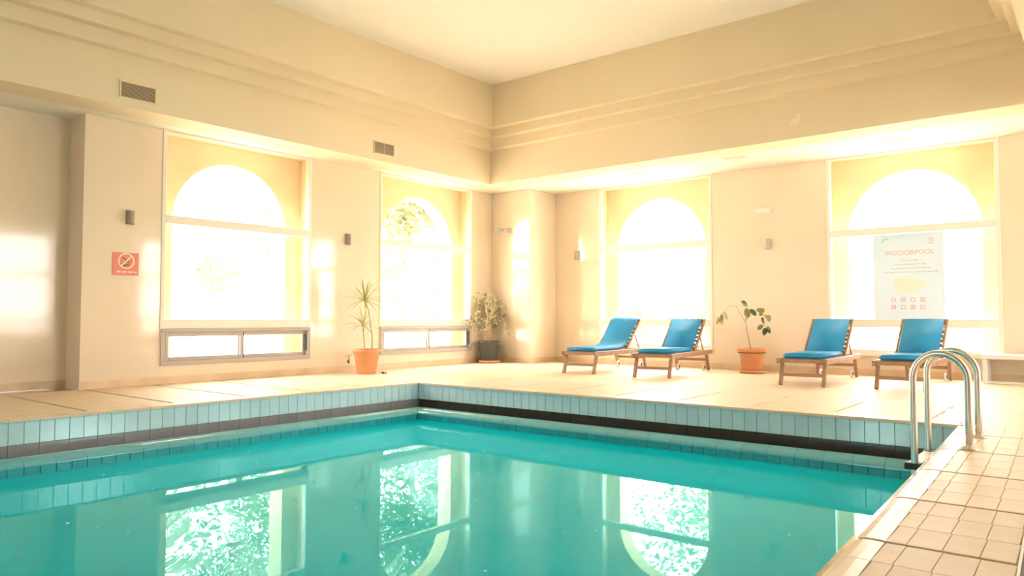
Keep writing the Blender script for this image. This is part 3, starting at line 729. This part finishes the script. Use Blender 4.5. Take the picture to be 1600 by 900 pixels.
vent(8.16, 3.742, 2, 'smaller-looking louvred air vent on the fascia towards the corner')
def sconce(loc, rz, m, label):
    s = empty('wall_sconce', loc, rz); tag(s, label, 'wall lamp', 'half-round wall lamps')
    MB().box(-.055, .055, 0, .012, -.095, .095).build('back_plate', M[m], s)
    n = 12; poly = [(.05 * math.cos(math.pi * k / n), .012 + .065 * math.sin(math.pi * k / n)) for k in range(n + 1)]
    MB().extrude(poly, -.085, .085, lambda u, v, d: (u, v, d)).build('shade', M[m], s)
sconce((XL, 4.377, 2.245), R(-90), 'sconce', 'dark grey half-round wall lamp above the red no-smoking sign')
sconce((XL, 7.985, 2.25), R(-90), 'sconce', 'grey half-round wall lamp between the two left windows')
sconce((-8.575, YB, 2.20), R(180), 'sconcepale', 'pale grey wall lamp between the column and the back window')
sconce((-4.61, YB, 2.18), R(180), 'sconcepale', 'pale grey wall lamp under the white emergency light')
em = empty('emergency_light', (-4.67, YB, 2.76), R(180)); tag(em, 'small white emergency light box high between the back windows', 'emergency light')
MB().cbox(-.13, .13, 0, .03, -.055, .06, .006).build('housing', M['white'], em); MB().cbox(-.12, .12, .03, .07, -.045, .05, .015).build('cover', M['white'], em)
# spotlight on the corner column
p0 = Vector((-9.66, 11.77, 2.72))
sp = empty('spotlight', p0); tag(sp, 'small round swivel spotlight on the corner column', 'spotlight')
MB().cbox(-.05, .05, -.03, 0, -.05, .05, .01).build('base', M['sconcepale'], sp)
MB().tube([(0, -.03, 0), (-.02, -.10, .02), (-.10, -.20, .0)], .014, 10).build('arm', M['sconcepale'], sp)
hd = MB().tube([(-.09, -.13, -.005), (-.12, -.19, -.02), (-.15, -.25, -.035), (-.155, -.262, -.038)], [.035, .06, .066, .062], 18).build('head', M['sconcepale'], sp)
MB().tube([(-.154, -.262, -.038), (-.157, -.268, -.039)], .052, 18).build('lens', M['sconce'], hd)
# recessed soffit lamps
SL = [(-9.83, 6.35, 'left soffit, above the near left window'), (-9.83, 9.95, 'left soffit, above the window by the column'), (-6.65, 11.75, 'back soffit, above the two left loungers'),
      (-4.72, 11.55, 'back soffit, above the rubber plant'), (-2.45, 12.0, 'back soffit, above the notice window')]
for i, (x, y, l) in enumerate(SL):
    s = empty('soffit_lamp', (x, y, SOF)); s.rotation_euler.z = R(90) if i < 2 else 0; tag(s, 'flush rectangular lamp in the ' + l, 'ceiling lamp', 'flush soffit lamps')
    fr = MB(); a, b, t = .20, .10, .02
    fr.box(-a, a, b - t, b, -.012, 0).box(-a, a, -b, -b + t, -.012, 0).box(-a, -a + t, -b + t, b - t, -.012, 0).box(a - t, a, -b + t, b - t, -.012, 0)
    fr.build('frame', M['ceil'], s); MB().box(-a + t, a - t, -b + t, b - t, -.006, 0).build('diffuser', M['diff'], s)

# ---- flat prints
def disc(r, n=28, r0=None, a0=0, a1=2 * math.pi):
    if r0 is None: return [[(r * math.cos(2 * math.pi * k / n), r * math.sin(2 * math.pi * k / n)) for k in range(n)]]
    o = []
    for k in range(n):
        t0 = a0 + (a1 - a0) * k / n; t1 = a0 + (a1 - a0) * (k + 1) / n
        o.append([(r0 * math.cos(t0), r0 * math.sin(t0)), (r * math.cos(t0), r * math.sin(t0)), (r * math.cos(t1), r * math.sin(t1)), (r0 * math.cos(t1), r0 * math.sin(t1))])
    return o
def rect(cx, cy, w_, h_, a=0):
    c, s = math.cos(a), math.sin(a)
    return [(cx + x * c - y * s, cy + x * s + y * c) for x, y in ((-w_ / 2, -h_ / 2), (w_ / 2, -h_ / 2), (w_ / 2, h_ / 2), (-w_ / 2, h_ / 2))]
def shift(polys, dx, dy): return [[(x + dx, y + dy) for x, y in p] for p in polys]
def flat(parent, name, polys, d0, d1, m):               # local: x right, z up, -y towards viewer
    mb = MB()
    for p in polys: mb.extrude(p, -d0, -d1, lambda u, v, d: (u, d, v))
    return mb.build(name, M[m], parent)
def text(parent, name, body, size, x, z, d, m, width=None):
    cu = bpy.data.curves.new(name, 'FONT'); cu.body = body; cu.size = size; cu.align_x = 'CENTER'; cu.extrude = .0006; cu.space_character = 1.05
    t = bpy.data.objects.new(name, cu); COL.objects.link(t); dg = bpy.context.evaluated_depsgraph_get()
    me = bpy.data.meshes.new_from_object(t.evaluated_get(dg)); bpy.data.objects.remove(t)
    xs_ = [v.co.x for v in me.vertices]; k = width / (max(xs_) - min(xs_)) if width else 1
    for v in me.vertices: v.co = Vector((x + v.co.x * k, -d - v.co.z, z + v.co.y))
    me.materials.clear(); me.materials.append(M[m]); return link(name, me, parent)
# red no-smoking sign on the wall
ns = empty('no_smoking_sign', (XL + .002, 4.335, 1.62), R(90)); tag(ns, 'red no-smoking sign on the left wall under the dark wall lamp', 'sign')
flat(ns, 'plate', [rect(0, 0, .335, .30)], 0, .006, 'sign')
flat(ns, 'circle', disc(.105, 28, .09) + [], .006, .0075, 'signwhite'); o = flat(ns, 'slash', [rect(0, 0, .018, .19, R(-45))], .006, .0085, 'signwhite')
for o in ns.children:
    if o.name.startswith(('circle', 'slash')): o.location = (.005, 0, .04)
flat(ns, 'cigarette', [rect(-.02, .07, .07, .014, R(-35)), rect(.035, .025, .04, .012, R(-40)), rect(-.065, .0, .018, .018, 0), rect(.0, -.015, .08, .025, R(15))], .006, .0078, 'signdark')
flat(ns, 'lettering', [rect(-.09, -.105, .05, .02), rect(-.02, -.105, .06, .02), rect(.06, -.105, .07, .02), rect(.125, -.105, .03, .02)], .006, .0075, 'signwhite')
# sticker on the near left window's glass, overexposed paleness put into its colour
st = empty('window_sticker', (XL - .039, 6.0, 1.70), R(90)); tag(st, 'pink no-entry sticker, paled as by glare, on the near left window pane', 'sticker')
flat(st, 'circle', disc(.085, 28, .072), 0, .0015, 'sticker'); flat(st, 'cross', [rect(0, 0, .012, .15, R(45)), rect(0, 0, .012, .15, R(-45))], 0, .0018, 'sticker'); flat(st, 'bar', [rect(-.01, -.14, .24, .06)], 0, .0015, 'sticker')
for o in st.children:
    if not o.name.startswith('bar'): o.location = (0, 0, .05)
# indoor pool notice on the back window
no = empty('pool_notice', (-2.455, YB + .036, 1.55)); tag(no, 'pale grey INDOORPOOL notice hung on the right back window', 'notice')
NW, NH = .985, 1.33
flat(no, 'sheet', [rect(0, 0, NW, NH)], 0, .003, 'poster')
text(no, 'title', 'INDOORPOOL', .10, .025, .335, .003, 'posterred', .68)
ln = random.Random(3)
for k, (wd, z) in enumerate(((.22, .245), (.40, .185), (.50, .125), (.70, .065))):
    pl = []; x = -wd / 2
    while x < wd / 2: q = ln.uniform(.03, .075); pl.append(rect(.02 + x + q / 2, z, q, .016)); x += q + .014
    flat(no, 'small_print', pl, .003, .0042, 'postergrey')
flat(no, 'pool_plan', [rect(-.03, -.145, .32, .25), rect(.195, -.13, .13, .10)], .003, .0042, 'posterpeach')
for r_ in range(2):
    for c_ in range(4):
        cx, cz = -.21 + c_ * .135, -.36 - r_ * .115
        if r_ == 0 and c_ == 0: flat(no, 'icon', shift(disc(.034, 20, .024), cx, cz), .003, .0042, 'posterred')
        else:
            e = flat(no, 'icon', [rect(cx - .027, cz, .009, .062), rect(cx + .027, cz, .009, .062), rect(cx, cz + .027, .062, .009), rect(cx, cz - .027, .062, .009)], .003, .0042, 'posterred')
            if (r_ + c_) % 2: flat(no, 'pictogram', [rect(cx, cz, .03, .012, .6 * c_), rect(cx - .004, cz + .009, .012, .012)], .003, .0043, 'posterred').parent = e
flat(no, 'logo_wave', shift(disc(.062, 12, .036, R(60), R(190)), -.30, .545), .003, .0042, 'posterteal'); flat(no, 'logo_sun', [rect(-.30, .50, .10, .028)], .003, .0042, 'posterpeach')
flat(no, 'contact_lines', [rect(.32, .57, .08, .008), rect(.32, .54, .08, .008), rect(.32, .50, .07, .012)], .003, .0042, 'posterred')
# paint patch on the back fascia
o = MB().extrude([(-.07, -.05), (.05, -.06), (.08, .02), (.085, .10), (.04, .10), (.03, .04), (-.03, .05)], 0, -.002, lambda u, v, d: (u, d, v)).build('paint_patch', mat('patch_paint', (.93, .84, .68), .7), None, (-3.55, W['y1'], 3.78))
tag(o, 'pale repaired plaster patch on the back fascia', 'patch')

# ================================================================== GARDEN OUTSIDE
mb = MB().box(-60, XL - .66, -40, 70, -.3, -.2).box(XL - .66, 60, YB + .66, 70, -.3, -.2).box(XR + .26, 60, -40, YB + .66, -.3, -.2).box(XL - .66, XR + .26, -40, YF - .26, -.3, -.2)
tag(struct(mb.build('floor_garden', M['ground'])), 'pale paved garden ground outside the windows', 'ground')
def leafy_tree(name, loc, trunk_h, crown_r, crown_h, n, leaf, label, m='tree', group='garden trees outside the windows'):
    t = empty(name, loc); tag(t, label, 'tree' if trunk_h > .6 else 'bush', group); rg = random.Random(hash(label) % 1000 if False else len(label) * 7)
    if trunk_h > .3:
        MB().tube([(0, 0, -.05), (.08, .05, trunk_h * .5), (0, .1, trunk_h + crown_h * .35)], [.16, .13, .06], 10).build('trunk', M['trunk'], t)
    cl = [(Vector((rg.gauss(0, .42) * crown_r, rg.gauss(0, .42) * crown_r, trunk_h + rg.uniform(.04, .96) * crown_h)), rg.uniform(.35, .6) * crown_r) for _ in range(26)]
    mb = MB()
    for i in range(n):
        c, r = rg.choice(cl); v = Vector((rg.gauss(0, 1), rg.gauss(0, 1), rg.gauss(0, 1))).normalized() * r * rg.uniform(.5, 1); p = c + v
        if p.z < .0: continue
        d = Vector((rg.uniform(-1, 1), rg.uniform(-1, 1), rg.uniform(-.8, .5))).normalized(); s = d.orthogonal().normalized(); s.rotate(Matrix.Rotation(rg.uniform(0, 6.3), 3, d))
        L_ = leaf * rg.uniform(.7, 1.3)
        mb.add([p, p + d * L_ * .5 + s * L_ * .22, p + d * L_, p + d * L_ * .5 - s * L_ * .22], [(0, 1, 2, 3)])
    me = bpy.data.meshes.new('crown'); me.from_pydata(mb.v, [], mb.f); me.materials.append(M[m]); tag(link('crown', me, t), kind='stuff')
    return t
leafy_tree('garden_tree', (-14.6, 13.6, -.2), .5, 2.4, 8.0, 12000, .20, 'dense leafy tree seen through the left window beside the column')
leafy_tree('garden_tree', (-20.5, 21.0, -.2), 1.2, 2.6, 8.0, 6000, .26, 'tall pale tree further back behind the corner window')
leafy_tree('garden_bush', (-9.9, 17.8, -.2), .2, 1.2, 1.5, 2600, .13, 'leafy bush low in the left back window, left of its middle')
leafy_tree('garden_bush', (-7.2, 16.6, -.2), .2, 1.2, 1.9, 3000, .13, 'taller leafy bush low in the left back window on its right side')
leafy_tree('garden_tree', (-12.0, 24.5, -.2), 2.0, 2.4, 6.0, 1500, .28, 'broad pale tree far behind the left back window')
leafy_tree('garden_bush', (-1.9, 19.5, -.2), .2, 1.0, 2.2, 1800, .14, 'thin pale bush seen at the right of the notice')
leafy_tree('garden_tree', (-21.8, 12.6, -.2), 1.5, 2.2, 6.5, 4000, .26, 'pale tree far behind the near left window')
def palm(loc, h, n, fl, label, seed):
    t = empty('palm_tree', loc); tag(t, label, 'palm tree', 'garden palms outside the left windows'); rg = random.Random(seed)
    MB().tube([(0, 0, -.05), (.06, .0, h * .5), (0, 0, h)], [.2, .16, .15], 12).build('trunk', M['trunk'], t)
    for k in range(n):
        a = 2.399 * k; el = 1.25 - 1.75 * (k / n); d = Vector((math.cos(a) * math.cos(el), math.sin(a) * math.cos(el), math.sin(el))); p = Vector((0, 0, h)); mb = MB(); m = 26; prev = p.copy()
        for i in range(m):
            u = i / m; p = prev + d * fl / m; d = (d + Vector((0, 0, -.055 - .03 * u))).normalized()
            side = d.cross(Vector((0, 0, 1))); side = side.normalized() if side.length > .01 else Vector((1, 0, 0))
            mb.add([prev - side * .012, prev + side * .012, p + side * .01, p - side * .01], [(0, 1, 2, 3)])
            if i > 2:
                ll = .62 * math.sin(math.pi * (.12 + .86 * u)) ** .7
                for s in (-1, 1):
                    e = (side * s + d * .75 + Vector((0, 0, -.25 + rg.uniform(-.1, .1)))).normalized(); q = d * .022
                    mb.add([prev - q, prev + q, prev + e * ll * .6 + q * .8 + Vector((0, 0, -.02)), prev + e * ll + Vector((0, 0, -.1))], [(0, 1, 2, 3)])
            prev = p
        me = bpy.data.meshes.new('frond'); me.from_pydata(mb.v, [], mb.f); me.materials.append(M['palm']); link('frond', me, t)
palm((-15.2, 10.5, -.2), 5.0, 30, 3.2, 'tall palm with drooping fronds behind the near left window', 1)
palm((-13.4, 5.6, -.2), 2.2, 20, 1.7, 'short palm low behind the near left window at its left side', 2)
